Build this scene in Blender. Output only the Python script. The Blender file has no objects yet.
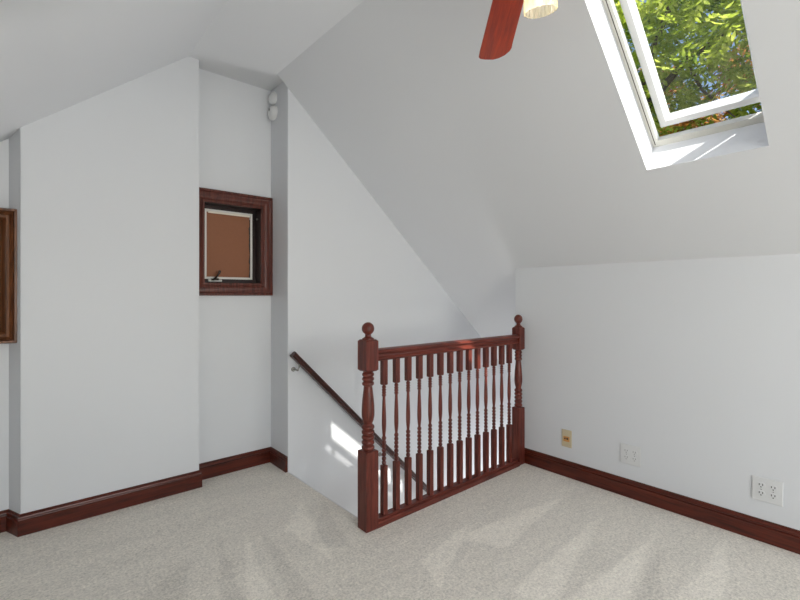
import bpy, bmesh, math, random
from mathutils import Vector, Matrix, Euler

random.seed(7)
SC = bpy.context.scene
COL = SC.collection
PI = math.pi
R = math.radians

# ------------------------------------------------------------------ camera
cam_d = bpy.data.cameras.new('camera')
cam = bpy.data.objects.new('camera', cam_d)
COL.objects.link(cam)
cam.location = (0, 0, 1.2)
cam.rotation_euler = (R(90), 0, -0.7135)
cam_d.sensor_width = 36
cam_d.lens = 441.8 / 800 * 36
cam_d.shift_y = -5.45 / 800
cam_d.clip_start = 0.02
SC.camera = cam

# ------------------------------------------------------------------ light and exposure
vs = SC.view_settings
vs.view_transform = 'Standard'
vs.look = 'None'
vs.gamma = 1
vs.use_curve_mapping = False
vs.exposure = 0.14

world = bpy.data.worlds.new('world')
SC.world = world
world.use_nodes = True
wn = world.node_tree
wn.nodes.clear()
sky = wn.nodes.new('ShaderNodeTexSky')
sky.sky_type = 'NISHITA'
sky.sun_disc = False
sky.sun_elevation = R(43.5)
sky.sun_rotation = R(184)
bg = wn.nodes.new('ShaderNodeBackground')
bg.inputs['Strength'].default_value = 0.20
wo = wn.nodes.new('ShaderNodeOutputWorld')
wn.links.new(sky.outputs[0], bg.inputs[0])
wn.links.new(bg.outputs[0], wo.inputs[0])

SUN_DIR = Vector((0.06, 1.0, -1.105))
sd = bpy.data.lights.new('sun', 'SUN')
sd.energy = 9.5
sd.angle = R(0.6)
sd.color = (1, 0.96, 0.9)
so = bpy.data.objects.new('sun', sd)
COL.objects.link(so)
so.rotation_euler = SUN_DIR.to_track_quat('-Z', 'Y').to_euler()


def area(name, loc, direction, sx, sy, energy, color=(1, 1, 1)):
    l = bpy.data.lights.new(name, 'AREA')
    l.shape = 'RECTANGLE'
    l.size, l.size_y = sx, sy
    l.energy = energy
    l.color = color
    o = bpy.data.objects.new(name, l)
    COL.objects.link(o)
    o.location = loc
    o.rotation_euler = Vector(direction).to_track_quat('-Z', 'Y').to_euler()
    return o


# added fill lamps: behind an invented rear gable window, and unseen in the stairwell
area('rear_fill', (0.85, -2.80, 1.25), (0, 1, 0), 1.8, 1.3, 70, (1.0, 1.0, 1.0))
area('stairwell_fill', (4.2, 2.15, -1.7), (-1, 0.12, 0.1), 0.5, 1.4, 30, (1.0, 1.0, 1.0))
# added fill lamp over an invented skylight in the left slope behind the camera
area('left_slope_fill', (-0.11, -1.2, 2.18), (0.628, 0, -0.778), 0.9, 0.8, 7, (1.0, 1.0, 1.0))

# ------------------------------------------------------------------ room numbers (metres)
H = 1.2
XL, XR, XS = 0.010, 0.856, -0.034                    # chimney chase
KE = 1.888                                # end of the right knee wall
KX, KZ, SL = 2.744, 1.390, 0.8845           # right knee wall, its height, right slope
FLAT = 2.664
CREASE_R = KX - (FLAT - KZ) / SL
CREASE_L, SLL = 0.793, 0.807
LX = -0.90
GY = 3.013                                # gable wall with the windows
CY = 2.904                                # chimney chase face
SY = 2.752                                 # stair wall
YB = -2.60                                # gable behind the camera
WX = 1.380                                 # stair edge / return wall
RY = 1.823                                # centre line of the railing
ca, sa = 1 / math.hypot(1, SL), SL / math.hypot(1, SL)


def ceil_z(x):
    if x < CREASE_L:
        return FLAT - SLL * (CREASE_L - x)
    if x > CREASE_R:
        return KZ + SL * (KX - x)
    return FLAT


# ------------------------------------------------------------------ materials
def new_mat(name):
    m = bpy.data.materials.new(name)
    m.use_nodes = True
    nt = m.node_tree
    b = nt.nodes['Principled BSDF']
    return m, nt, b


def N(nt, typ, **kw):
    n = nt.nodes.new(typ)
    for k, v in kw.items():
        if k.startswith('i_'):
            n.inputs[k[2:].replace('_', ' ')].default_value = v
        else:
            setattr(n, k, v)
    return n


def plain(name, col, rough=0.5, metal=0.0, noise=0.0, coat=0.0):
    m, nt, b = new_mat(name)
    b.inputs['Base Color'].default_value = (*col, 1)
    b.inputs['Roughness'].default_value = rough
    b.inputs['Metallic'].default_value = metal
    b.inputs['Coat Weight'].default_value = coat
    tc = N(nt, 'ShaderNodeTexCoord')
    ns = N(nt, 'ShaderNodeTexNoise', i_Scale=60.0, i_Detail=3.0)
    nt.links.new(tc.outputs['Object'], ns.inputs['Vector'])
    if noise:
        mx = N(nt, 'ShaderNodeMix', data_type='RGBA')
        mx.inputs[6].default_value = (*[c * (1 - noise) for c in col], 1)
        mx.inputs[7].default_value = (*[min(1, c * (1 + noise)) for c in col], 1)
        nt.links.new(ns.outputs['Fac'], mx.inputs[0])
        nt.links.new(mx.outputs[2], b.inputs['Base Color'])
    return m


def paint(name, col, rough=0.6, bump=0.03):
    m, nt, b = new_mat(name)
    b.inputs['Roughness'].default_value = rough
    b.inputs['Specular IOR Level'].default_value = 0.25
    tc = N(nt, 'ShaderNodeTexCoord')
    n1 = N(nt, 'ShaderNodeTexNoise', i_Scale=1.3, i_Detail=2.0)
    mx = N(nt, 'ShaderNodeMix', data_type='RGBA')
    mx.inputs[6].default_value = (*[c * 0.985 for c in col], 1)
    mx.inputs[7].default_value = (*[c * 1.015 for c in col], 1)
    nt.links.new(tc.outputs['Object'], n1.inputs['Vector'])
    nt.links.new(n1.outputs['Fac'], mx.inputs[0])
    nt.links.new(mx.outputs[2], b.inputs['Base Color'])
    n2 = N(nt, 'ShaderNodeTexNoise', i_Scale=180.0, i_Detail=3.0)
    nt.links.new(tc.outputs['Object'], n2.inputs['Vector'])
    bp = N(nt, 'ShaderNodeBump', i_Strength=bump, i_Distance=0.002)
    nt.links.new(n2.outputs['Fac'], bp.inputs['Height'])
    nt.links.new(bp.outputs[0], b.inputs['Normal'])
    return m


def wood(name, dark, light, axis='Z', rough=0.36, coat=0.12, scale=1.0):
    m, nt, b = new_mat(name)
    b.inputs['Roughness'].default_value = rough
    b.inputs['Coat Weight'].default_value = coat
    b.inputs['Coat Roughness'].default_value = 0.15
    b.inputs['Specular IOR Level'].default_value = 0.35
    tc = N(nt, 'ShaderNodeTexCoord')
    mp = N(nt, 'ShaderNodeMapping')
    s = [26 * scale] * 3
    s['XYZ'.index(axis)] = 1.6 * scale
    mp.inputs['Scale'].default_value = s
    ns = N(nt, 'ShaderNodeTexNoise', i_Scale=2.2, i_Detail=6.0, i_Roughness=0.65, i_Distortion=0.6)
    ns2 = N(nt, 'ShaderNodeTexNoise', i_Scale=9.0, i_Detail=4.0, i_Roughness=0.7)
    ad = N(nt, 'ShaderNodeMath', operation='MULTIPLY_ADD')
    ad.inputs[1].default_value = 0.35
    cr = N(nt, 'ShaderNodeValToRGB')
    cr.color_ramp.elements[0].position = 0.45
    cr.color_ramp.elements[0].color = (*dark, 1)
    cr.color_ramp.elements[1].position = 0.85
    cr.color_ramp.elements[1].color = (*light, 1)
    nt.links.new(tc.outputs['Object'], mp.inputs['Vector'])
    nt.links.new(mp.outputs[0], ns.inputs['Vector'])
    nt.links.new(mp.outputs[0], ns2.inputs['Vector'])
    nt.links.new(ns2.outputs['Fac'], ad.inputs[0])
    nt.links.new(ns.outputs['Fac'], ad.inputs[2])
    nt.links.new(ad.outputs[0], cr.inputs['Fac'])
    nt.links.new(cr.outputs[0], b.inputs['Base Color'])
    bp = N(nt, 'ShaderNodeBump', i_Strength=0.08, i_Distance=0.001)
    nt.links.new(ad.outputs[0], bp.inputs['Height'])
    nt.links.new(bp.outputs[0], b.inputs['Normal'])
    return m


def carpet_mat():
    m, nt, b = new_mat('carpet')
    b.inputs['Roughness'].default_value = 0.95
    b.inputs['Specular IOR Level'].default_value = 0.1
    b.inputs['Sheen Weight'].default_value = 0.15
    tc = N(nt, 'ShaderNodeTexCoord')
    P = tc.outputs['Object']
    L = nt.links.new

    def math_(op, a, b_=None, c=None, clamp=False):
        n = N(nt, 'ShaderNodeMath', operation=op)
        n.use_clamp = clamp
        for i, v in enumerate((a, b_, c)):
            if v is None:
                continue
            if isinstance(v, (int, float)):
                n.inputs[i].default_value = v
            else:
                L(v, n.inputs[i])
        return n.outputs[0]

    wob = N(nt, 'ShaderNodeTexNoise', i_Scale=5.0, i_Detail=3.0)
    L(P, wob.inputs['Vector'])
    vm = N(nt, 'ShaderNodeVectorMath', operation='MULTIPLY_ADD')
    L(wob.outputs['Color'], vm.inputs[0])
    vm.inputs[1].default_value = (0.05, 0.05, 0)
    L(P, vm.inputs[2])
    off = N(nt, 'ShaderNodeVectorMath', operation='SUBTRACT')
    L(vm.outputs[0], off.inputs[0])
    off.inputs[1].default_value = (0.025, 0.025, 0)
    Q = off.outputs[0]

    def tri(p0, p1, p2):
        """smooth inside-mask of a wedge the vacuum brushed the other way"""
        pts = [Vector(p) for p in (p0, p1, p2)]
        area2 = (pts[1] - pts[0]).cross(pts[2] - pts[0])
        if area2 < 0:
            pts = [pts[0], pts[2], pts[1]]
        out = None
        for i in range(3):
            a, c = pts[i], pts[(i + 1) % 3]
            d = (c - a).normalized()
            nrm = Vector((-d.y, d.x))
            dt = N(nt, 'ShaderNodeVectorMath', operation='DOT_PRODUCT')
            L(Q, dt.inputs[0])
            dt.inputs[1].default_value = (nrm.x, nrm.y, 0)
            v = math_('SUBTRACT', dt.outputs['Value'], nrm.dot(a))
            v = math_('MULTIPLY_ADD', v, 45.0, 0.5, clamp=True)
            out = v if out is None else math_('MULTIPLY', out, v)
        return out

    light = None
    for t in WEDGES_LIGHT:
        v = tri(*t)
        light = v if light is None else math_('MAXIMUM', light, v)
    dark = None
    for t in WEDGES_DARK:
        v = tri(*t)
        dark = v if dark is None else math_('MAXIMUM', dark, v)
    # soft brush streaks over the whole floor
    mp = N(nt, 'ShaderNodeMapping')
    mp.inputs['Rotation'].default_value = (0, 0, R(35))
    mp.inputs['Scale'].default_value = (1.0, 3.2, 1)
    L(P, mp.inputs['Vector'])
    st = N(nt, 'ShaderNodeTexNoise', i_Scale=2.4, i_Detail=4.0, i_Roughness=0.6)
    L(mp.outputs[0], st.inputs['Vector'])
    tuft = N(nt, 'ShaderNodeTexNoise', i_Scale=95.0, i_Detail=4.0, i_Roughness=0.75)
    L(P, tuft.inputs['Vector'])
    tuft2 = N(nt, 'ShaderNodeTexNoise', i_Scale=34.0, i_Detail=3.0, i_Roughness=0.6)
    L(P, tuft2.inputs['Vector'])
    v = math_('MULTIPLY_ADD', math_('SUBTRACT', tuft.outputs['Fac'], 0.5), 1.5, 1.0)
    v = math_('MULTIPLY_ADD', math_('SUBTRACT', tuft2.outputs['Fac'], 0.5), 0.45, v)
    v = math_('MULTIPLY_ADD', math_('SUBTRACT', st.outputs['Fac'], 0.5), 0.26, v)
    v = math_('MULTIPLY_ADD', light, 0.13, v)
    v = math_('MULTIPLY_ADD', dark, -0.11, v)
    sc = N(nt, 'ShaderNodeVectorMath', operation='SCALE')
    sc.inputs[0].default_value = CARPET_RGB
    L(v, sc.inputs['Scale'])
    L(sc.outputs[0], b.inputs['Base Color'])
    bp = N(nt, 'ShaderNodeBump', i_Strength=0.55, i_Distance=0.006)
    L(tuft.outputs['Fac'], bp.inputs['Height'])
    L(bp.outputs[0], b.inputs['Normal'])
    return m


def floor_pt(px, py):
    """point of the floor a pixel of the photograph looks at (used only to copy the vacuum marks' places)"""
    a, bb = px - 400, 294 - py
    c, s = math.cos(0.7135), math.sin(0.7135)
    t = -H / bb
    return (t * (c * a + s * 441.8), t * (-s * a + c * 441.8))


def W3(*p):
    return [floor_pt(*q) for q in p]


CARPET_RGB = (0.79, 0.745, 0.672)
WEDGES_LIGHT = [W3((605, 512), (508, 592), (552, 604)), W3((655, 534), (560, 604), (628, 604)),
                W3((727, 540), (668, 604), (722, 608)), W3((565, 495), (455, 537), (505, 548)),
                W3((246, 535), (246, 606), (276, 606)), W3((300, 500), (285, 530), (335, 560)),
                W3((470, 520), (420, 560), (440, 590))]
WEDGES_DARK = [W3((218, 530), (222, 606), (246, 606)), W3((262, 530), (290, 606), (325, 606)),
               W3((322, 500), (310, 545), (352, 548)), W3((190, 560), (130, 606), (185, 606)),
               W3((660, 545), (632, 606), (664, 606))]

M = {}
M['wall'] = paint('wall_paint', (0.728, 0.742, 0.764))
M['ceiling'] = paint('ceiling_paint', (0.738, 0.751, 0.773))
M['carpet'] = carpet_mat()
CH_D, CH_L = (0.040, 0.007, 0.005), (0.185, 0.037, 0.023)
M['wood_z'] = wood('cherry_upright', CH_D, CH_L, 'Z')
M['wood_x'] = wood('cherry_along_x', CH_D, CH_L, 'X')
BB_D, BB_L = (0.022, 0.003, 0.0015), (0.135, 0.022, 0.010)
M['base_x'] = wood('baseboard_wood_x', BB_D, BB_L, 'X')
M['base_y'] = wood('baseboard_wood_y', BB_D, BB_L, 'Y')
M['case_x'] = wood('casing_wood_x', (0.030, 0.008, 0.005), (0.16, 0.040, 0.026), 'X')
M['case_z'] = wood('casing_wood_z', (0.030, 0.008, 0.005), (0.16, 0.040, 0.026), 'Z')
M['case2_x'] = wood('brown_casing_x', (0.03, 0.010, 0.005), (0.24, 0.090, 0.034), 'X')
M['case2_z'] = wood('brown_casing_z', (0.03, 0.010, 0.005), (0.24, 0.090, 0.034), 'Z')
M['jamb'] = wood('dark_jamb', (0.006, 0.003, 0.0025), (0.028, 0.009, 0.007), 'Z')
M['rail_dark'] = wood('dark_handrail', (0.016, 0.004, 0.003), (0.065, 0.014, 0.009), 'X')
M['blade'] = wood('blade_wood', (0.20, 0.012, 0.002), (0.50, 0.050, 0.008), 'X', rough=0.4, coat=0.05, scale=0.8)
M['white'] = plain('white_plastic', (0.73, 0.735, 0.735), 0.4)
M['white_sash'] = plain('off_white_sash', (0.74, 0.72, 0.68), 0.4)
M['sky_frame'] = plain('skylight_frame_paint', (0.66, 0.65, 0.60), 0.4)
M['sky_sash'] = plain('skylight_sash_paint', (0.80, 0.81, 0.82), 0.35)
M['gasket'] = plain('dark_gasket', (0.05, 0.035, 0.03), 0.6)
M['blind'] = plain('brown_blind', (0.30, 0.125, 0.065), 0.8, noise=0.05)
M['cream'] = plain('cream', (0.85, 0.80, 0.68), 0.5)
M['dark'] = plain('dark_slot', (0.03, 0.03, 0.03), 0.5)
M['grey'] = plain('grey_slot', (0.30, 0.30, 0.30), 0.5)
M['steel'] = plain('brushed_steel', (0.30, 0.29, 0.27), 0.4, 0.8)
M['brass'] = plain('antique_brass', (0.55, 0.36, 0.14), 0.3, 1.0)
M['bronze'] = plain('dark_bronze', (0.05, 0.04, 0.035), 0.4, 0.7)
M['tan'] = plain('almond_plastic', (0.62, 0.53, 0.36), 0.45, noise=0.08)
M['orange'] = plain('amber_plastic', (0.62, 0.30, 0.09), 0.45)
M['roof'] = plain('roof_shingle', (0.12, 0.10, 0.09), 0.9, noise=0.3)
M['bark'] = plain('bark', (0.10, 0.075, 0.055), 0.9, noise=0.5)


def glass_mat(name, glossy=0.08, tint=(1, 1, 1)):
    m = bpy.data.materials.new(name)
    m.use_nodes = True
    nt = m.node_tree
    nt.nodes.clear()
    o = N(nt, 'ShaderNodeOutputMaterial')
    mx = N(nt, 'ShaderNodeMixShader')
    tr = N(nt, 'ShaderNodeBsdfTransparent')
    tr.inputs[0].default_value = (*tint, 1)
    gl = N(nt, 'ShaderNodeBsdfGlossy')
    gl.inputs['Roughness'].default_value = 0.02
    mx.inputs[0].default_value = glossy
    nt.links.new(tr.outputs[0], mx.inputs[1])
    nt.links.new(gl.outputs[0], mx.inputs[2])
    nt.links.new(mx.outputs[0], o.inputs[0])
    return m


M['glass'] = glass_mat('window_glass', 0.06, (0.97, 0.98, 0.97))


def leaf_mat(name, c1, c2, c3):
    m = bpy.data.materials.new(name)
    m.use_nodes = True
    nt = m.node_tree
    nt.nodes.clear()
    o = N(nt, 'ShaderNodeOutputMaterial')
    tc = N(nt, 'ShaderNodeTexCoord')
    ns = N(nt, 'ShaderNodeTexNoise', i_Scale=3.5, i_Detail=5.0, i_Roughness=0.85)
    cr = N(nt, 'ShaderNodeValToRGB')
    e = cr.color_ramp.elements
    e[0].position = 0.36
    e[0].color = (*c1, 1)
    e[1].position = 0.66
    e[1].color = (*c3, 1)
    k = e.new(0.5)
    k.color = (*c2, 1)
    df = N(nt, 'ShaderNodeBsdfDiffuse')
    tl = N(nt, 'ShaderNodeBsdfTranslucent')
    gl = N(nt, 'ShaderNodeBsdfGlossy')
    gl.inputs['Roughness'].default_value = 0.35
    m1 = N(nt, 'ShaderNodeMixShader')
    m1.inputs[0].default_value = 0.55
    m2 = N(nt, 'ShaderNodeMixShader')
    m2.inputs[0].default_value = 0.06
    L = nt.links.new
    L(tc.outputs['Object'], ns.inputs['Vector'])
    L(ns.outputs['Fac'], cr.inputs['Fac'])
    L(cr.outputs[0], df.inputs[0])
    L(cr.outputs[0], tl.inputs[0])
    L(df.outputs[0], m1.inputs[1])
    L(tl.outputs[0], m1.inputs[2])
    L(m1.outputs[0], m2.inputs[1])
    L(gl.outputs[0], m2.inputs[2])
    L(m2.outputs[0], o.inputs[0])
    return m


M['leaf'] = leaf_mat('green_leaves', (0.06, 0.15, 0.02), (0.50, 0.62, 0.07), (0.92, 0.93, 0.25))
M['leaf_brown'] = leaf_mat('rusty_leaves', (0.20, 0.08, 0.02), (0.42, 0.20, 0.05), (0.60, 0.45, 0.08))


def shade_mat():
    """pressed glass lamp shade glowing from the lit bulb inside"""
    m = bpy.data.materials.new('ribbed_glass')
    m.use_nodes = True
    nt = m.node_tree
    nt.nodes.clear()
    o = N(nt, 'ShaderNodeOutputMaterial')
    tl = N(nt, 'ShaderNodeBsdfTranslucent')
    tl.inputs[0].default_value = (0.95, 0.88, 0.66, 1)
    gl = N(nt, 'ShaderNodeBsdfGlossy')
    gl.inputs['Roughness'].default_value = 0.1
    tr = N(nt, 'ShaderNodeBsdfTransparent')
    a = N(nt, 'ShaderNodeMixShader')
    a.inputs[0].default_value = 0.55
    b = N(nt, 'ShaderNodeMixShader')
    b.inputs[0].default_value = 0.2
    L = nt.links.new
    L(tl.outputs[0], a.inputs[1])
    L(tr.outputs[0], a.inputs[2])
    L(a.outputs[0], b.inputs[1])
    L(gl.outputs[0], b.inputs[2])
    L(b.outputs[0], o.inputs[0])
    return m


M['shade'] = shade_mat()
m, nt, b = new_mat('lit_bulb')
b.inputs['Emission Color'].default_value = (1.0, 0.86, 0.55, 1)
b.inputs['Emission Strength'].default_value = 1.1
M['bulb'] = m


# ------------------------------------------------------------------ mesh helpers
def obj(name, bm, mat, parent=None, loc=None, smooth=False, bevel=0.0, angle=40):
    me = bpy.data.meshes.new(name)
    bmesh.ops.recalc_face_normals(bm, faces=bm.faces)
    bm.to_mesh(me)
    bm.free()
    o = bpy.data.objects.new(name, me)
    COL.objects.link(o)
    if mat is not None:
        me.materials.append(mat)
    if parent:
        o.parent = parent
    if loc:
        o.location = loc
    if smooth:
        for p in me.polygons:
            p.use_smooth = True
        me.set_sharp_from_angle(angle=R(angle))
    if bevel:
        b = o.modifiers.new('bevel', 'BEVEL')
        b.width = bevel
        b.segments = 2
        b.limit_method = 'ANGLE'
        b.angle_limit = R(50)
    return o


def empty(name, label, cat, loc=(0, 0, 0), group=None, rot=None):
    o = bpy.data.objects.new(name, None)
    COL.objects.link(o)
    o.location = loc
    o.empty_display_size = 0.1
    if rot:
        o.rotation_euler = rot
    tag(o, label, cat, group)
    return o


def tag(o, label, cat, group=None):
    o['label'] = label
    o['category'] = cat
    if group:
        o['group'] = group
    return o


def struct(o):
    o['kind'] = 'structure'
    return o


def box(bm, x0, x1, y0, y1, z0, z1, mat=None):
    vs_ = [bm.verts.new(v) for v in ((x0, y0, z0), (x1, y0, z0), (x1, y1, z0), (x0, y1, z0),
                                     (x0, y0, z1), (x1, y0, z1), (x1, y1, z1), (x0, y1, z1))]
    for f in ((0, 1, 2, 3), (4, 5, 6, 7), (0, 1, 5, 4), (1, 2, 6, 5), (2, 3, 7, 6), (3, 0, 4, 7)):
        bm.faces.new([vs_[i] for i in f])
    if mat is not None:
        for v in vs_:
            v.co = mat @ v.co
    return vs_


def prism(bm, pts, y0, y1, axis='Y', mat=None):
    """closed outline extruded along an axis; pts are the other two coordinates"""
    def mk(p, q):
        if axis == 'Y':
            v = Vector((p[0], q, p[1]))
        elif axis == 'X':
            v = Vector((q, p[0], p[1]))
        else:
            v = Vector((p[0], p[1], q))
        return bm.verts.new(mat @ v if mat is not None else v)
    a = [mk(p, y0) for p in pts]
    c = [mk(p, y1) for p in pts]
    n = len(pts)
    for i in range(n):
        bm.faces.new((a[i], a[(i + 1) % n], c[(i + 1) % n], c[i]))
    bm.faces.new(a)
    bm.faces.new(c)


def lathe(bm, prof, seg=24, centre=(0, 0, 0), mat=None, rib=0.0, ribs=0, caps=True):
    """prof: (radius, z) list"""
    rings = []
    for r, z in prof:
        ring = []
        for i in range(seg):
            t = 2 * PI * i / seg
            rr = r * (1 + (rib * math.cos(ribs * t) if ribs else 0))
            v = Vector((centre[0] + rr * math.cos(t), centre[1] + rr * math.sin(t), centre[2] + z))
            ring.append(bm.verts.new(mat @ v if mat is not None else v))
        rings.append(ring)
    for a, c in zip(rings, rings[1:]):
        for i in range(seg):
            bm.faces.new((a[i], a[(i + 1) % seg], c[(i + 1) % seg], c[i]))
    if caps:
        bm.faces.new(rings[0])
        bm.faces.new(rings[-1])


def tube(bm, pts, rad, seg=10):
    pts = [Vector(p) for p in pts]
    if not isinstance(rad, (list, tuple)):
        rad = [rad] * len(pts)
    rings = []
    for i, p in enumerate(pts):
        d = (pts[min(i + 1, len(pts) - 1)] - pts[max(i - 1, 0)]).normalized()
        up = Vector((0, 0, 1)) if abs(d.z) < 0.95 else Vector((1, 0, 0))
        u = d.cross(up).normalized()
        w = d.cross(u)
        rings.append([bm.verts.new(p + rad[i] * (math.cos(2 * PI * k / seg) * u + math.sin(2 * PI * k / seg) * w))
                      for k in range(seg)])
    for a, c in zip(rings, rings[1:]):
        for i in range(seg):
            bm.faces.new((a[i], a[(i + 1) % seg], c[(i + 1) % seg], c[i]))
    bm.faces.new(rings[0])
    bm.faces.new(rings[-1])


def sweep(bm, path, prof, closed=False):
    """sweep (offset, z) profile along a 2-D path in XY with mitred corners; offset goes to the right of travel"""
    pts = [Vector(p) for p in path]
    n = len(pts)
    secs = []
    for i, p in enumerate(pts):
        if closed:
            d0 = (p - pts[i - 1]).normalized()
            d1 = (pts[(i + 1) % n] - p).normalized()
        else:
            d0 = (p - pts[i - 1]).normalized() if i > 0 else (pts[1] - p).normalized()
            d1 = (pts[i + 1] - p).normalized() if i < n - 1 else d0
        n0 = Vector((d0.y, -d0.x))
        n1 = Vector((d1.y, -d1.x))
        mm = (n0 + n1).normalized()
        k = 1 / max(0.3, mm.dot(n0))
        secs.append([bm.verts.new((p.x + mm.x * o * k, p.y + mm.y * o * k, z)) for o, z in prof])
    m_ = len(prof)
    rng = range(n) if closed else range(n - 1)
    for i in rng:
        a, c = secs[i], secs[(i + 1) % n]
        for j in range(m_):
            bm.faces.new((a[j], a[(j + 1) % m_], c[(j + 1) % m_], c[j]))
    if not closed:
        bm.faces.new(secs[0])
        bm.faces.new(secs[-1])


def wall_strips(bm, y0, y1, xs, zbot, topf, holes):
    """wall parallel to X, cut in strips so its top follows the ceiling; holes: (x0,x1,z0,z1)"""
    xs = sorted(set(xs + [h[0] for h in holes] + [h[1] for h in holes]))
    for a, c in zip(xs, xs[1:]):
        mid = (a + c) / 2
        hs = [h for h in holes if h[0] <= mid <= h[1]]
        if hs:
            h = hs[0]
            prism(bm, [(a, zbot), (c, zbot), (c, h[2]), (a, h[2])], y0, y1)
            prism(bm, [(a, h[3]), (c, h[3]), (c, topf(c)), (a, topf(a))], y0, y1)
        else:
            prism(bm, [(a, zbot), (c, zbot), (c, topf(c)), (a, topf(a))], y0, y1)


# ------------------------------------------------------------------ SETTING
LIFT = 0.06                                # walls run a little way into the ceiling slabs
top = lambda x: ceil_z(x) + LIFT

# floor with the stair opening
bm = bmesh.new()
box(bm, LX - 0.1, KX + 0.1, YB - 0.1, RY + 0.03, -0.25, 0)
box(bm, LX - 0.1, WX, RY + 0.03, GY + 0.15, -0.25, 0)
floor = struct(obj('floor', bm, M['carpet']))

# back gable: the wall that holds the two small windows
W1 = (0.912, 1.310, 1.270, 1.813)          # rough opening of the brown-blind window
W2 = (-0.50, -0.070, 1.028, 1.558)          # opening of the left window
bm = bmesh.new()
wall_strips(bm, GY, GY + 0.15, [LX - 0.1, CREASE_L, WX + 0.05], -0.25,
            lambda x: (FLAT if x > CREASE_L else ceil_z(x)) + LIFT, [W1, W2])
struct(obj('wall_back', bm, M['wall']))
# chimney chase standing out of it
bm = bmesh.new()
wall_strips(bm, CY, GY, [XL, CREASE_L, XR], 0, top, [])
prism(bm, [(XL + 0.001, CY), (XL + 0.001, GY), (XS, GY), (XL, CY)], 0, top(XS) - 0.02, 'Z')   # left side splayed, an angle added to make a dark, shaded strip
struct(obj('wall_chase', bm, M['wall']))
# stair wall, its end face is the narrow return beside the window
bm = bmesh.new()
wall_strips(bm, SY, GY + 0.15, [WX, 4.4], -2.9, lambda x: ceil_z(x) + 0.25, [])
struct(obj('wall_stair', bm, M['wall'], bevel=0.006))
# right knee wall
bm = bmesh.new()
box(bm, KX, KX + 0.1, YB, KE, -0.0, KZ + 0.03)
struct(obj('wall_right', bm, M['wall'], bevel=0.006))
# left knee wall
bm = bmesh.new()
box(bm, LX - 0.1, LX, YB, GY, 0, ceil_z(LX) + 0.03)
struct(obj('wall_left', bm, M['wall']))
# wall under the railing, closing the stairwell
bm = bmesh.new()
box(bm, WX, 4.4, RY - 0.07, RY + 0.03, -2.9, -0.25)
box(bm, KX + 0.1, 4.4, RY - 0.03, KE, -0.25, 1.25)
box(bm, 4.3, 4.4, RY + 0.03, SY, -2.9, 0.2)
struct(obj('wall_stairwell', bm, M['wall']))
bm = bmesh.new()
box(bm, WX - 0.1, 4.4, RY - 0.07, GY + 0.15, -3.0, -2.9)
struct(obj('floor_lower', bm, M['carpet']))
# rear gable with a large window added to let fill light in
W3_ = (-0.05, 1.75, 0.62, 1.88)
bm = bmesh.new()
wall_strips(bm, YB - 0.15, YB, [LX - 0.1, CREASE_L, CREASE_R, KX + 0.1], -0.25, top, [W3_])
struct(obj('wall_front', bm, M['wall']))

# carpeted flight going down to the right
bm = bmesh.new()
rise, run = 0.2, 0.203
for k in range(11):
    x0 = WX + 0.02 + k * run
    box(bm, x0, x0 + run + 0.02, RY + 0.03, SY, -2.9, -rise * (k + 1))
struct(obj('floor_stairs', bm, M['carpet'], bevel=0.012))
bm = bmesh.new()
box(bm, WX, WX + 0.02, RY + 0.03, SY, -2.9, -0.012)
struct(obj('trim_2', bm, M['white']))

# ceilings
bm = bmesh.new()
box(bm, CREASE_L, CREASE_R, YB - 0.15, GY + 0.15, FLAT, FLAT + 0.14)
box(bm, CREASE_R, WX + 0.06, SY + 0.001, GY + 0.15, FLAT, FLAT + 0.14)
struct(obj('ceiling', bm, M['ceiling']))
cl, sl = 1 / math.hypot(1, SLL), SLL / math.hypot(1, SLL)
# left slope: local frame s = down the slope to the left, Y, d = outward; with an added hole for fill light behind the camera
LM = Matrix(((-cl, 0, -sl, CREASE_L), (0, 1, 0, 0), (-sl, 0, cl, FLAT), (0, 0, 0, 1)))
HS0, HS1, HY0, HY1 = 0.55, 1.45, -1.6, -0.8
l_end = (CREASE_L - LX + 0.2) / cl
bm = bmesh.new()
for a_ in ((0, l_end, YB - 0.15, HY0), (0, l_end, HY1, GY + 0.15), (0, HS0, HY0, HY1), (HS1, l_end, HY0, HY1)):
    box(bm, a_[0], a_[1], a_[2], a_[3], 0, 0.16, LM)
struct(obj('ceiling_left', bm, M['ceiling']))

# right slope: local frame s = down the slope, Y, d = outward normal; origin at the bottom edge of the skylight shaft
SKO = Vector((2.284, 0, 1.797))
SKM = Matrix(((ca, 0, sa, SKO.x), (0, 1, 0, 0), (-sa, 0, ca, SKO.z), (0, 0, 0, 1)))
S_TOP, Y0S, Y1S, DS = -1.20, 0.372, 0.828, 0.145
s_crease = (CREASE_R - SKO.x) / ca
s_end = (4.4 - SKO.x) / ca
bm = bmesh.new()
box(bm, s_crease, s_end, YB - 0.15, Y0S, 0, DS, SKM)
box(bm, s_crease, s_end, Y1S, SY, 0, DS, SKM)
box(bm, s_crease, S_TOP, Y0S, Y1S, 0, DS, SKM)
prism(bm, [(0, 0), (s_end, 0), (s_end, DS), (-0.025, DS)], Y0S, Y1S, 'Y', SKM)
struct(obj('ceiling_right', bm, M['ceiling']))
# shingles outside, around the skylight
bm = bmesh.new()
box(bm, s_crease - 0.1, s_end, YB - 0.3, Y0S - 0.06, DS + 0.002, DS + 0.03, SKM)
box(bm, s_crease - 0.1, s_end, Y1S + 0.06, GY + 0.3, DS + 0.002, DS + 0.03, SKM)
box(bm, s_crease - 0.1, S_TOP - 0.06, Y0S - 0.06, Y1S + 0.06, DS + 0.002, DS + 0.03, SKM)
box(bm, 0.06, s_end, Y0S - 0.06, Y1S + 0.06, DS + 0.002, DS + 0.03, SKM)
struct(obj('roof_shingles', bm, M['roof']))

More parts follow.
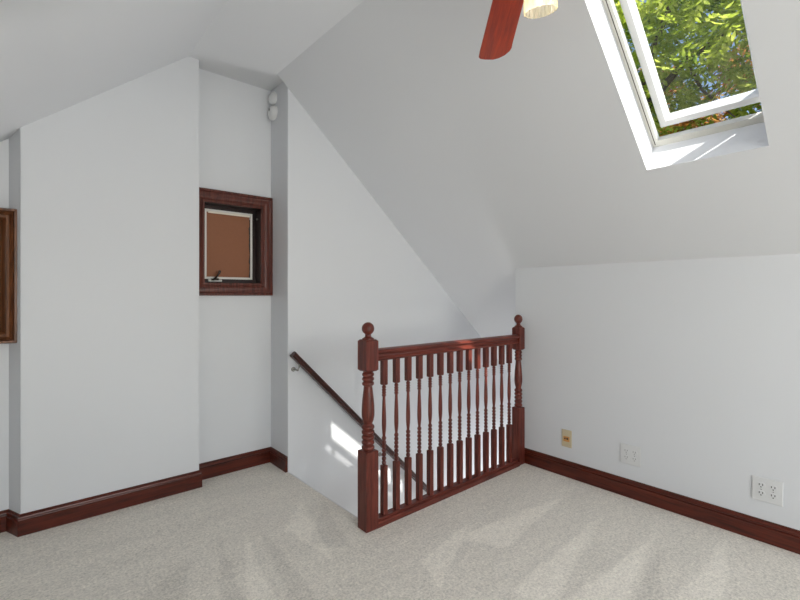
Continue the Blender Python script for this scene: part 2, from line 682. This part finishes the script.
# ------------------------------------------------------------------ skylight (a raised, vented sash over a fixed frame)
sk = bpy.data.objects.new('window_3', None)
COL.objects.link(sk)
sk.matrix_world = SKM @ Matrix.Translation((0, 0.600, 0))
struct(sk)


def ring(bm, s0, s1, y0, y1, w, d0, d1, bevel_in=0.0):
    """rectangular frame made of four mitred sides: outer s0..s1,y0..y1, width w; the lower inner edge can be cut back"""
    out = [(s0, y0), (s1, y0), (s1, y1), (s0, y1)]
    inn = [(s0 + w, y0 + w), (s1 - w, y0 + w), (s1 - w, y1 - w), (s0 + w, y1 - w)]
    k = bevel_in
    inl = [(s0 + w - k, y0 + w - k), (s1 - w + k, y0 + w - k), (s1 - w + k, y1 - w + k), (s0 + w - k, y1 - w + k)]
    A = [bm.verts.new((p[0], p[1], d0)) for p in out]
    B = [bm.verts.new((p[0], p[1], d1)) for p in out]
    C_ = [bm.verts.new((p[0], p[1], d0)) for p in inl]
    D = [bm.verts.new((p[0], p[1], d1)) for p in inn]
    for i in range(4):
        j = (i + 1) % 4
        bm.faces.new((A[i], A[j], B[j], B[i]))
        bm.faces.new((C_[i], C_[j], D[j], D[i]))
        bm.faces.new((A[i], A[j], C_[j], C_[i]))
        bm.faces.new((B[i], B[j], D[j], D[i]))


sk2 = bpy.data.objects.new('fill_skylight', None)  # unseen second skylight, added for the fill lamp above it
COL.objects.link(sk2)
sk2.matrix_world = LM @ Matrix.Translation((0, -1.2, 0))
struct(sk2)
bm = bmesh.new()
ring(bm, HS0 - 0.04, HS1 + 0.04, -0.44, 0.44, 0.07, 0.161, 0.22)
obj('frame', bm, M['sky_frame'], sk2, bevel=0.002)
bm = bmesh.new()
box(bm, HS0 + 0.02, HS1 - 0.02, -0.38, 0.38, 0.19, 0.196)
obj('pane', bm, M['glass'], sk2)

hw = (Y1S - Y0S) / 2
bm = bmesh.new()
ring(bm, S_TOP - 0.045, 0.018, -hw - 0.045, hw + 0.045, 0.073, DS + 0.0005, DS + 0.036)
obj('frame', bm, M['sky_frame'], sk, bevel=0.002)
bm = bmesh.new()
g0, g1, gb = 0.012, 0.015, -0.036
prism(bm, [(gb, hw - g0), (S_TOP + g0, hw - g0), (S_TOP + g0, -hw + g0), (gb, -hw + g0), (gb, -hw + g1),
           (S_TOP + g1, -hw + g1), (S_TOP + g1, hw - g1), (gb, hw - g1)], DS - 0.001, DS + 0.002, 'Z')
obj('gasket', bm, M['gasket'], sk)
bm = bmesh.new()
ring(bm, S_TOP + 0.02, -0.088, -hw + 0.010, hw - 0.038, 0.040, 0.200, 0.245, 0.012)
box(bm, S_TOP - 0.02, S_TOP + 0.03, -hw + 0.012, hw - 0.040, 0.184, 0.240)  # unseen cover added over the top gap to block a streak of sun
sash = obj('sash', bm, M['sky_sash'], sk, bevel=0.002)
bm = bmesh.new()
box(bm, S_TOP + 0.055, -0.123, -hw + 0.045, hw - 0.073, 0.232, 0.238)
obj('pane', bm, M['glass'], sash)
bm = bmesh.new()
box(bm, S_TOP + 0.10, S_TOP + 0.13, -hw + 0.014, -hw + 0.026, DS + 0.03, 0.21)
box(bm, S_TOP + 0.10, S_TOP + 0.13, hw - 0.050, hw - 0.040, DS + 0.03, 0.21)
obj('hinge', bm, M['steel'], sk)

# ------------------------------------------------------------------ baseboards
BH = 0.105
base_prof = [(0.0, 0.0), (0.015, 0.0), (0.015, 0.0705), (0.0165, 0.073), (0.0165, 0.0755), (0.0115, 0.0775), (0.0105, 0.081),
             (0.0130, 0.0835), (0.0140, 0.088), (0.0125, 0.0935), (0.0090, 0.0975), (0.0040, 0.0990), (0.0040, BH), (0.0, BH)]
bm = bmesh.new()
sweep(bm, [(LX + 0.016, GY), (XS, GY), (XL, CY), (XR, CY), (XR, GY), (WX, GY), (WX, SY + 0.002)], base_prof)
struct(obj('baseboard_back', bm, M['base_x'], smooth=True, angle=25))
bm = bmesh.new()
sweep(bm, [(KX, KE - 0.03), (KX, YB + 0.0)], base_prof)
struct(obj('baseboard_right', bm, M['base_y'], smooth=True, angle=25))
bm = bmesh.new()
sweep(bm, [(LX, YB), (LX, GY)], base_prof)
struct(obj('baseboard_left', bm, M['base_y'], smooth=True, angle=25))
bm = bmesh.new()
sweep(bm, [(KX - 0.016, YB), (LX + 0.016, YB)], base_prof)
struct(obj('baseboard_front', bm, M['base_x'], smooth=True, angle=25))


# ------------------------------------------------------------------ windows in the walls
def picture_frame(bm, x0, x1, z0, z1, prof, y, ydir=-1):
    """mitred frame lying on a wall; prof: (inward distance from the outer edge, height off the wall)"""
    cs = [(x0, z0, 1, 1), (x1, z0, -1, 1), (x1, z1, -1, -1), (x0, z1, 1, -1)]
    secs = []
    for cx, cz, sx, sz in cs:
        secs.append([bm.verts.new((cx + sx * u, y + ydir * h, cz + sz * u)) for u, h in prof])
    n = len(prof)
    for i in range(4):
        a, c = secs[i], secs[(i + 1) % 4]
        for j in range(n):
            bm.faces.new((a[j], a[(j + 1) % n], c[(j + 1) % n], c[j]))


CASING = [(0, 0), (0, 0.024), (0.004, 0.028), (0.012, 0.028), (0.017, 0.020), (0.022, 0.018), (0.030, 0.021), (0.040, 0.020),
          (0.050, 0.014), (0.056, 0.010), (0.060, 0.013), (0.066, 0.013), (0.070, 0.010), (0.070, 0.0)]


def picture_frame2(bm, o, i, y0, y1):
    """flat frame between two rectangles (x0, x1, z0, z1)"""
    q = lambda t: [(t[0], t[2]), (t[1], t[2]), (t[1], t[3]), (t[0], t[3])]
    A, B = q(o), q(i)
    V = [[bm.verts.new((p[0], y, p[1])) for p in ps] for ps in (A, B) for y in (y0, y1)]
    for k in range(4):
        n = (k + 1) % 4
        for a, c in ((0, 1), (2, 3), (0, 2), (1, 3)):
            bm.faces.new((V[a][k], V[a][n], V[c][n], V[c][k]))


def wall_window(name, x0, x1, z0, z1, y, cas, casmat, depth, ydir=1, blind=False, crank=False, ins=(0.014, 0.014, 0.014), thick=1.0):
    """x0..z1 = rough opening; ydir = outward direction of the wall"""
    w = bpy.data.objects.new(name, None)
    COL.objects.link(w)
    w.location = ((x0 + x1) / 2, y, z0)
    struct(w)
    hx = (x1 - x0) / 2
    hz = z1 - z0
    bm = bmesh.new()
    picture_frame(bm, -hx - cas + 0.008, hx + cas - 0.008, -cas + 0.008, hz + cas - 0.008,
                  [(u * cas / 0.070, h * thick) for u, h in CASING], 0, -ydir)
    obj('casing', bm, casmat, w, smooth=True, angle=30)
    bm = bmesh.new()
    picture_frame(bm, -hx, hx, 0, hz, [(0, 0), (0.010, 0), (0.010, -0.14), (0, -0.14)], 0, -ydir)
    obj('jamb', bm, M['jamb'], w)
    il, ir, iz = ins                       # how far the sash stands in from the opening: left, right, top and bottom
    bm = bmesh.new()
    picture_frame2(bm, (-hx + 0.006, hx - 0.006, 0.006, hz - 0.006), (-hx + il, hx - ir, iz, hz - iz), ydir * (depth + 0.004), ydir * (depth + 0.05))
    obj('stop', bm, M['jamb'], w)
    fw = 0.013
    bm = bmesh.new()
    picture_frame(bm, -hx + il, hx - ir, iz, hz - iz,
                  [(0, -depth), (fw, -depth), (fw + 0.002, -depth - 0.006), (fw + 0.002, -depth - 0.03), (0, -depth - 0.03)],
                  0, -ydir)
    s = obj('sash', bm, M['white_sash'], w)
    bm = bmesh.new()
    box(bm, -hx + il + fw, hx - ir - fw, ydir * (depth + 0.018), ydir * (depth + 0.021), iz + fw, hz - iz - fw)
    obj('pane', bm, M['glass'], s)
    if blind:
        bm = bmesh.new()
        box(bm, -hx + il + fw + 0.002, hx - ir - fw - 0.004, depth + 0.010, depth + 0.0135, iz + fw + 0.002, hz - iz - fw - 0.006)
        bl = obj('blind', bm, M['blind'], w)
        bl['label'] = 'flat brown blind'
        bm = bmesh.new()
        box(bm, -hx + il + fw + 0.012, hx - ir - fw - 0.004, depth + 0.003, depth + 0.0095, hz - iz - fw - 0.012, hz - iz - fw - 0.001)
        obj('headrail', bm, M['cream'], bl)
        bm = bmesh.new()
        zz = iz + fw
        n = 26
        zt = hz - iz - fw - 0.03
        xe = hx - ir - fw - 0.0005
        pts = [(xe, zz)]
        for i in range(n + 1):
            t = i / n
            pts.append((xe - 0.003 - 0.0045 * random.random() - (0.004 if i % 7 < 2 else 0), zz + (zt - zz) * t))
        pts.append((xe, zt))
        prism(bm, pts, depth + 0.004, depth + 0.0095)
        obj('weatherstrip', bm, M['dark'], w)
    if crank:
        cx = -hx + 0.10
        bm = bmesh.new()
        box(bm, cx - 0.045, cx + 0.045, depth - 0.014, depth + 0.003, iz - 0.018, iz - 0.004)
        c = obj('crank', bm, M['white_sash'], w, bevel=0.003)
        bm = bmesh.new()
        tube(bm, [(cx - 0.012, depth - 0.012, iz - 0.005), (cx - 0.006, depth - 0.03, iz + 0.005), (cx + 0.006, depth - 0.034, iz + 0.018),
                  (cx + 0.020, depth - 0.036, iz + 0.042)], [0.008, 0.006, 0.005, 0.006])
        tube(bm, [(cx + 0.018, depth - 0.036, iz + 0.040), (cx + 0.022, depth - 0.036, iz + 0.056)], 0.0085)
        tube(bm, [(cx - 0.028, depth - 0.012, iz - 0.005), (cx + 0.02, depth - 0.016, iz - 0.002)], 0.007)
        obj('crank_handle', bm, M['bronze'], c, smooth=True)
        bm = bmesh.new()
        tube(bm, [(hx - 0.014, depth * 0.45, hz - 0.075), (hx - 0.024, depth * 0.45, hz - 0.078)], 0.007)
        obj('latch', bm, M['steel'], w, smooth=True)
    return w


wall_window('window_1', *W1, GY, 0.085, M['case_z'], 0.078, 1, blind=True, crank=True, ins=(0.034, 0.036, 0.036))
wall_window('window_2', *W2, GY, 0.080, M['case2_z'], 0.078, 1, blind=False, crank=True, thick=3.0)
wall_window('fill_window', *W3_, YB, 0.080, M['case2_z'], 0.060, -1)  # unseen rear window, added for the fill lamp outside it

# ------------------------------------------------------------------ stair railing: one rigid balustrade
NX1, NX2 = 1.361, 2.690
rail = empty('stair_railing', 'cherry-stained wooden stair balustrade with turned spindles and ball-topped posts', 'railing',
             (NX1, RY, 0))


def block(bm, w, z0, z1, ch=0.004):
    """square block with small chamfered ends"""
    h = w / 2
    zs = [(h - ch, z0), (h, z0 + ch), (h, z1 - ch), (h - ch, z1)]
    rings = [[bm.verts.new((sx * r, sy * r, z)) for sx, sy in ((-1, -1), (1, -1), (1, 1), (-1, 1))] for r, z in zs]
    for a, c in zip(rings, rings[1:]):
        for i in range(4):
            bm.faces.new((a[i], a[(i + 1) % 4], c[(i + 1) % 4], c[i]))
    bm.faces.new(rings[0])
    bm.faces.new(rings[-1])


def beads(prof, z0, z1, n, r_in, r_out):
    """n torus rings between two heights, appended to a lathe profile"""
    st = (z1 - z0) / n
    for i in range(n):
        for k in range(7):
            t = k / 6
            prof.append((r_in + (r_out - r_in) * math.sin(PI * t) ** 0.7, z0 + st * (i + t * 0.92)))


def newel(x, slim=1.0):
    bm = bmesh.new()
    W = 0.076 * slim
    block(bm, W, 0.0, 0.402, 0.003)
    block(bm, W, 0.808, 0.970, 0.008)
    p = [(0.030, 0.395)]
    beads(p, 0.404, 0.535, 5, 0.0255, 0.0335)
    for t in range(0, 21):
        u = t / 20
        z = 0.538 + u * (0.730 - 0.538)
        # vase: swells quickly above the lower rings, then tapers to a slim neck
        r = 0.0225 + (0.0035 + 0.0075) * (math.sin(PI / 2 * u / 0.28) if u < 0.28 else max(0, math.cos(PI / 2 * (u - 0.28) / 0.72)) ** 1.2)
        p.append((r, z))
    beads(p, 0.733, 0.803, 3, 0.0245, 0.0315)
    p.append((0.030, 0.812))
    lathe(bm, [(r_ * slim, z_) for r_, z_ in p], 28)
    o = obj('newel_post', bm, M['wood_z'], rail, (x - NX1, 0, 0), smooth=True, angle=35)
    bm = bmesh.new()
    p = [(0.030, 0.968), (0.030, 0.976), (0.024, 0.979), (0.017, 0.983), (0.0145, 0.988), (0.016, 0.995)]
    for k in range(13):
        t = -PI / 2 * 0.80 + (PI / 2 * 0.80 + PI / 2) * k / 12
        p.append((max(0.0006, 0.0325 * math.cos(t)), 1.0255 + 0.0325 * math.sin(t)))
    lathe(bm, [(r_ * (1 + slim) / 2, z_) for r_, z_ in p], 28)
    obj('finial', bm, M['wood_z'], o, smooth=True, angle=50)
    return o


newel(NX1)
newel(NX2, 0.82)                          # the wall end has a slimmer post


def baluster_mesh():
    bm = bmesh.new()
    W = 0.0285
    block(bm, W, 0.030, 0.300, 0.004)
    block(bm, W, 0.722, 0.865, 0.004)
    p = [(0.0115, 0.295)]
    beads(p, 0.302, 0.452, 7, 0.0078, 0.0122)
    for t in range(0, 19):
        u = t / 18
        z = 0.455 + u * (0.658 - 0.455)
        r = 0.0076 + 0.0045 * (math.sin(PI / 2 * u / 0.3) if u < 0.3 else max(0, math.cos(PI / 2 * (u - 0.3) / 0.7)) ** 1.1)
        p.append((r, z))
    beads(p, 0.661, 0.718, 4, 0.0076, 0.0120)
    p.append((0.011, 0.727))
    lathe(bm, p, 14)
    return bm


NB = 14
sp = (2.580 - 1.466) / (NB - 1)
first = obj('baluster', baluster_mesh(), M['wood_z'], rail, (1.466 - NX1, 0, 0), smooth=True, angle=35)
for i in range(1, NB):
    c = first.copy()
    COL.objects.link(c)
    c.parent = rail
    c.location.x = 1.466 - NX1 + sp * i

# top rail (moulded) and bottom rail
x0r, x1r = 0.034, NX2 - NX1 - 0.034
hp = [(-0.016, 0.855), (0.016, 0.855), (0.020, 0.858), (0.024, 0.863), (0.024, 0.870), (0.017, 0.876), (0.0165, 0.888),
      (0.026, 0.895), (0.030, 0.901), (0.030, 0.908), (0.026, 0.914), (0.014, 0.918), (0, 0.919)]
hp = hp + [(-a, z) for a, z in reversed(hp[2:-1])]
bm = bmesh.new()
prism(bm, hp, x0r, x1r, 'X')
obj('top_rail', bm, M['wood_x'], rail, smooth=True, angle=30)
bp_ = [(-0.036, 0.0), (0.036, 0.0), (0.036, 0.022), (0.032, 0.027), (0.022, 0.028), (0.021, 0.040), (-0.021, 0.040), (-0.022, 0.028),
       (-0.032, 0.027), (-0.036, 0.022)]
bm = bmesh.new()
prism(bm, bp_, x0r, x1r + 0.0, 'X')
obj('bottom_rail', bm, M['wood_x'], rail, smooth=True, angle=30)

# ------------------------------------------------------------------ handrail on the stair wall
hr = empty('wall_handrail', 'dark wooden handrail sloping down the white stair wall on small brackets', 'handrail',
           (1.387, SY, 0.804))
dirv = Vector((1.223, 0, -1.235)).normalized()
angle_ = math.atan2(-dirv.z, dirv.x)
L_ = 2.3
HM = Matrix.Translation((-0.002, -0.062, 0)) @ Matrix.Rotation(angle_, 4, 'Y')
bm = bmesh.new()
pr = [(-0.022, -0.018), (0.022, -0.018), (0.024, -0.006), (0.019, 0.002), (0.021, 0.012), (0.015, 0.020), (0, 0.023),
      (-0.015, 0.020), (-0.021, 0.012), (-0.019, 0.002), (-0.024, -0.006)]
prism(bm, pr, 0, L_, 'X', HM)
obj('rail', bm, M['rail_dark'], hr, smooth=True, angle=30)


def bracket(t):
    p = HM @ Vector((t, 0, -0.018))
    bm = bmesh.new()
    lathe(bm, [(0.0, 0.0), (0.016, 0.0), (0.016, 0.004), (0.009, 0.009), (0.0, 0.009)], 18,
          mat=Matrix.Translation((p.x - 0.012, -0.0005, p.z - 0.040)) @ Matrix.Rotation(PI / 2, 4, 'X'), caps=False)
    tube(bm, [(p.x - 0.012, -0.004, p.z - 0.040), (p.x - 0.011, -0.030, p.z - 0.040), (p.x - 0.006, -0.054, p.z - 0.042),
              (p.x, -0.062, p.z - 0.02), (p.x + 0.001, -0.062, p.z + 0.003)], 0.0062)
    obj('bracket', bm, M['steel'], hr, smooth=True)


bracket(0.085)
bracket(1.15)
bracket(2.2)


# ------------------------------------------------------------------ wall plates on the knee wall
def double_outlet(y, z, label, grp=None, slotmat='grey'):
    t = empty('electrical_outlet', label, 'outlet', (KX, y, z), group=grp)
    bm = bmesh.new()
    box(bm, -0.006, 0, -0.059, 0.059, -0.058, 0.058)
    obj('cover_plate', bm, M['white'], t, bevel=0.003)
    for sy in (-1, 1):
        for sz in (-1, 1):
            bm = bmesh.new()
            pts = []
            for k in range(20):
                a = 2 * PI * k / 20
                pts.append((sy * 0.023 + 0.0165 * math.cos(a), sz * 0.0195 + max(-0.0135, min(0.0135, 0.0165 * math.sin(a)))))
            prism(bm, pts, -0.0085, -0.005, 'X')
            rc = obj('receptacle', bm, M['white'], t)
            bm = bmesh.new()
            cy, cz = sy * 0.023, sz * 0.0195
            for dy in (-0.0065, 0.0065):
                box(bm, -0.0092, -0.0084, cy + dy - 0.0016, cy + dy + 0.0016, cz - 0.0005, cz + 0.0085)
            lathe(bm, [(0.0028, -0.0004), (0.0028, 0.0004)], 10,
                  mat=Matrix.Translation((-0.0088, cy, cz - 0.0075)) @ Matrix.Rotation(PI / 2, 4, 'Y'))
            obj('slot', bm, M[slotmat], rc)
    for sy in (-1, 1):
        bm = bmesh.new()
        lathe(bm, [(0.003, 0), (0.0025, 0.001)], 10,
              mat=Matrix.Translation((-0.006, sy * 0.023, 0)) @ Matrix.Rotation(-PI / 2, 4, 'Y'))
        obj('screw', bm, M['grey'], t)
    return t


double_outlet(0.453, 0.252, 'large white four-socket outlet plate at the far right, nearest the camera', slotmat='dark')
double_outlet(1.083, 0.251, 'white four-socket outlet plate between the tan jack plate and the other outlet', slotmat='grey')
jk = empty('wall_jack', 'small tan cable jack plate low on the white wall beside the railing', 'wall jack', (KX, 1.485, 0.250))
bm = bmesh.new()
box(bm, -0.006, 0, -0.035, 0.035, -0.057, 0.057)
obj('cover_plate', bm, M['tan'], jk, bevel=0.003)
bm = bmesh.new()
box(bm, -0.0085, -0.005, -0.021, 0.021, -0.020, 0.014)
ins = obj('insert', bm, M['orange'], jk, bevel=0.001)
for dy in (-0.008, 0.009):
    bm = bmesh.new()
    r_ = 0.0058 if dy < 0 else 0.0045
    lathe(bm, [(r_, -0.004), (r_, 0.0)], 12, mat=Matrix.Translation((-0.0085, dy, 0.0)) @ Matrix.Rotation(PI / 2, 4, 'Y'))
    obj('port', bm, M['dark'], ins)

# ------------------------------------------------------------------ alarm sensor high on the return wall
al = empty('alarm_sensor', 'small white two-lobed alarm sensor high on the narrow wall by the stairs', 'alarm sensor',
           (WX, 2.958, 2.488))
AM = Matrix.Rotation(-PI / 2, 4, 'Y')
bm = bmesh.new()
lathe(bm, [(0.052, 0.0), (0.052, 0.012), (0.047, 0.024), (0.032, 0.034), (0.012, 0.038)], 28, mat=AM)
lo = obj('lower_housing', bm, M['white'], al, smooth=True, angle=50)
bm = bmesh.new()
lathe(bm, [(0.009, 0.034), (0.009, 0.040), (0.006, 0.042)], 14, mat=Matrix.Translation((0, 0, 0.016)) @ AM)
obj('sensor_eye', bm, M['grey'], lo, smooth=True)
bm = bmesh.new()
lathe(bm, [(0.045, 0.0), (0.045, 0.012), (0.040, 0.024), (0.027, 0.033), (0.010, 0.036)], 28,
      mat=Matrix.Translation((0, 0, 0.104)) @ AM)
obj('upper_housing', bm, M['white'], al, smooth=True, angle=50)

# ------------------------------------------------------------------ ceiling fan
FX, FY = 1.050, 0.693
fan = empty('ceiling_fan', 'ceiling fan with reddish wooden blades and glass light shades hanging near the skylight', 'ceiling fan',
            (FX, FY, FLAT))
Z = lambda z: z - FLAT if z > 2.54 else z - 0.092 - FLAT
bm = bmesh.new()
lathe(bm, [(0.010, Z(2.56)), (0.035, Z(2.57)), (0.062, Z(2.62)), (0.068, Z(2.655)), (0.068, Z(2.66))], 28)
obj('canopy', bm, M['brass'], fan, smooth=True)
bm = bmesh.new()
lathe(bm, [(0.011, Z(2.42)), (0.011, Z(2.60))], 14)
obj('downrod', bm, M['brass'], fan, smooth=True)
bm = bmesh.new()
lathe(bm, [(0.03, Z(2.285)), (0.085, Z(2.29)), (0.11, Z(2.31)), (0.115, Z(2.35)), (0.11, Z(2.39)), (0.07, Z(2.43)),
           (0.02, Z(2.445))], 32)
obj('motor', bm, M['brass'], fan, smooth=True)
bm = bmesh.new()
lathe(bm, [(0.02, Z(2.185)), (0.045, Z(2.19)), (0.055, Z(2.21)), (0.055, Z(2.265)), (0.035, Z(2.285))], 28)
obj('switch_housing', bm, M['brass'], fan, smooth=True)
BZ = 2.262


def blade_bm():
    """rounded, slightly widening wooden blade from r=0.19 to r=0.66 along +X"""
    out = []
    r0, r1 = 0.21, 0.652
    for k in range(9):
        t = k / 8
        x = r0 + (r1 - 0.055 - r0) * t
        out.append((x, 0.051 + 0.012 * t))
    # one corner of the tip is cut away in a longer curve than the other
    tip = [(0.590, 0.0615), (0.602, 0.054), (0.611, 0.032), (0.617, 0.0), (0.610, -0.022), (0.590, -0.044),
           (0.562, -0.059), (0.540, -0.0625)]
    out = [q for q in out if q[0] < 0.575]
    low = [q for q in out if q[0] < 0.53]
    pts = out + tip + [(x, -y) for x, y in reversed(low)]
    bm = bmesh.new()
    prism(bm, pts, 0.0, 0.007, 'Z')
    return bm


for k in range(4):
    a = R(45 + 90 * k)
    bl = obj('blade', blade_bm(), M['blade'], fan, (0, 0, Z(BZ)), bevel=0.002)
    bl.rotation_euler = (R(-3), 0, a)
    bm = bmesh.new()
    prism(bm, [(0.07, -0.014), (0.15, -0.012), (0.20, -0.035), (0.25, -0.030), (0.275, 0), (0.25, 0.030), (0.20, 0.035), (0.15, 0.012),
               (0.07, 0.014)], 0.007, 0.014, 'Z')
    box(bm, 0.06, 0.085, -0.013, 0.013, 0.008, 0.05)
    obj('blade_iron', bm, M['brass'], bl, bevel=0.002)

SR = 0.190
for k in range(3):
    a = R(18 + 120 * k)
    tilt = R(12)
    base = Vector((SR * math.cos(a), SR * math.sin(a), 2.06 - FLAT))
    SM = Matrix.Translation(base) @ Matrix.Rotation(a, 4, 'Z') @ Matrix.Rotation(-tilt, 4, 'Y')
    bm = bmesh.new()
    e = SM @ Vector((0, 0, 0.112))
    tube(bm, [(0.045 * math.cos(a), 0.045 * math.sin(a), Z(2.225)), (0.11 * math.cos(a), 0.11 * math.sin(a), Z(2.248)),
              (0.155 * math.cos(a), 0.155 * math.sin(a), Z(2.262)), tuple(e)], 0.007)
    lathe(bm, [(0.012, 0.125), (0.024, 0.118), (0.026, 0.095)], 18, mat=SM)
    arm = obj('lamp_arm', bm, M['brass'], fan, smooth=True)
    bm = bmesh.new()
    prof = [(0.026, 0.104), (0.033, 0.096), (0.042, 0.080), (0.047, 0.060), (0.049, 0.040), (0.0495, 0.024), (0.0490, 0.018)]
    inner = [(r - 0.003, z) for r, z in reversed(prof)]
    lathe(bm, prof + inner, 96, mat=SM, rib=0.04, ribs=20, caps=False)
    obj('lamp_shade', bm, M['shade'], fan, smooth=True, angle=80)
    bm = bmesh.new()
    pb = []
    for q in range(11):
        t = -PI / 2 + PI * q / 10
        pb.append((max(0.0005, 0.022 * math.cos(t)), 0.068 + 0.024 * math.sin(t)))
    lathe(bm, pb, 18, mat=SM)
    obj('bulb', bm, M['bulb'], fan, smooth=True)
    ld = bpy.data.lights.new('lamp_light', 'POINT')
    ld.energy = 0.32
    ld.shadow_soft_size = 0.03
    ld.color = (1.0, 0.88, 0.70)
    lo_ = bpy.data.objects.new('lamp_light', ld)
    COL.objects.link(lo_)
    lo_.parent = fan
    lo_.location = SM @ Vector((0, 0, 0.012))

# ------------------------------------------------------------------ trees outside the skylight


def tree(name, label, base, trunk, branches, n_leaf, box_lo, box_hi, leafmat, centres=None, size=0.075, seed=1):
    rnd = random.Random(seed)
    t = empty(name, label, 'tree', base)
    bm = bmesh.new()
    b0 = Vector(base)
    tube(bm, [Vector(p) - b0 for p in trunk[0]], trunk[1], 12)
    obj('trunk', bm, M['bark'], t, smooth=True)
    for pts, rad in branches:
        bm = bmesh.new()
        tube(bm, [Vector(p) - b0 for p in pts], rad, 8)
        obj('branch', bm, M['bark'], t, smooth=True)
    verts, faces = [], []
    clumps = []
    for _ in range(centres):
        clumps.append(Vector([rnd.uniform(box_lo[i], box_hi[i]) for i in range(3)]))
    for _ in range(n_leaf):
        c = rnd.choice(clumps) + Vector([rnd.gauss(0, 0.19) for _ in range(3)])
        # a drooping compound leaf: a stalk with paired leaflets
        az = rnd.uniform(0, 2 * PI)
        el = rnd.uniform(-0.9, 0.5)
        d = Vector((math.cos(az) * math.cos(el), math.sin(az) * math.cos(el), math.sin(el)))
        side = d.cross(Vector((0, 0, 1))).normalized()
        up = side.cross(d).normalized()
        roll = rnd.uniform(-0.7, 0.7)
        side = math.cos(roll) * side + math.sin(roll) * up
        ln = rnd.uniform(0.16, 0.26)
        npair = 4
        for k in range(npair * 2 + 1):
            if k == npair * 2:
                p = c + d * ln
                ax = d
            else:
                u = (k // 2 + 0.6) / npair
                sg = -1 if k % 2 else 1
                p = c + d * ln * u - Vector((0, 0, 0.04 * u * u))
                ax = (side * sg + d * 0.55 + Vector((0, 0, -0.35 + rnd.uniform(-.2, .2)))).normalized()
            L0 = size * rnd.uniform(0.8, 1.25)
            wv = ax.cross(up + Vector([rnd.uniform(-.4, .4) for _ in range(3)])).normalized() * L0 * 0.17
            nn = ax.cross(wv).normalized() * L0 * 0.05
            i0 = len(verts)
            p = p - b0
            verts += [p, p + ax * L0 * 0.4 + wv + nn, p + ax * L0 * 0.4 - wv + nn, p + ax * L0 * 0.75 + wv * 0.6, p + ax * L0 * 0.75 - wv * 0.6,
                      p + ax * L0 - nn * 2]
            faces += [(i0, i0 + 1, i0 + 2), (i0 + 1, i0 + 3, i0 + 4, i0 + 2), (i0 + 3, i0 + 5, i0 + 4)]
    me = bpy.data.meshes.new('foliage')
    me.from_pydata(verts, [], faces)
    me.materials.append(leafmat)
    f = bpy.data.objects.new('foliage', me)
    COL.objects.link(f)
    f.parent = t
    return t


tree('walnut_tree', 'sunlit green leafy tree with forking grey branches filling the skylight', (6.2, 3.3, -5.6),
     ([(6.2, 3.3, -5.6), (6.15, 3.2, -2), (6.0, 3.0, 1.0), (5.8, 2.85, 3.0), (5.5, 2.6, 4.6), (5.3, 2.4, 6.2)],
      [0.22, 0.19, 0.15, 0.10, 0.07, 0.03]),
     [([(5.95, 2.97, 1.8), (5.8, 2.55, 2.7), (5.6, 2.15, 3.3), (5.5, 1.6, 3.75), (5.5, 0.9, 4.0), (5.6, 0.2, 4.1)],
       [0.075, 0.06, 0.05, 0.036, 0.022, 0.01]),
      ([(5.6, 2.15, 3.3), (5.45, 1.95, 3.9), (5.3, 1.6, 4.5), (5.2, 1.0, 5.0)], [0.045, 0.035, 0.025, 0.01]),
      ([(5.9, 2.9, 1.2), (5.6, 2.3, 1.9), (5.5, 1.5, 2.5), (5.5, 0.6, 2.9), (5.6, -0.2, 3.1)], [0.06, 0.045, 0.03, 0.02, 0.01]),
      ([(5.5, 1.6, 3.75), (5.3, 1.4, 3.3), (5.2, 1.1, 2.9)], [0.022, 0.015, 0.006]),
      ([(5.5, 2.6, 4.6), (5.6, 3.2, 5.0), (5.8, 4.0, 5.3)], [0.05, 0.03, 0.01])],
     4200, (4.7, -0.8, 2.9), (6.8, 3.9, 5.7), M['leaf'], 260, 0.105, 3)
tree('oak_tree', 'rust-brown leafy tree seen low through the gap under the skylight sash', (10.4, 1.6, -5.6),
     ([(10.4, 1.6, -5.6), (10.3, 1.6, -2), (10.2, 1.7, 1.5), (10.1, 1.8, 4.4)], [0.2, 0.17, 0.12, 0.04]),
     [([(10.25, 1.65, 0.9), (10.0, 2.4, 2.3), (9.9, 3.2, 3.6)], [0.07, 0.05, 0.02]),
      ([(10.25, 1.65, 1.2), (10.0, 1.0, 2.6), (9.9, 0.2, 3.7)], [0.07, 0.05, 0.02])],
     2600, (9.4, -1.0, 2.2), (10.8, 5.5, 5.6), M['leaf_brown'], 190, 0.14, 5)
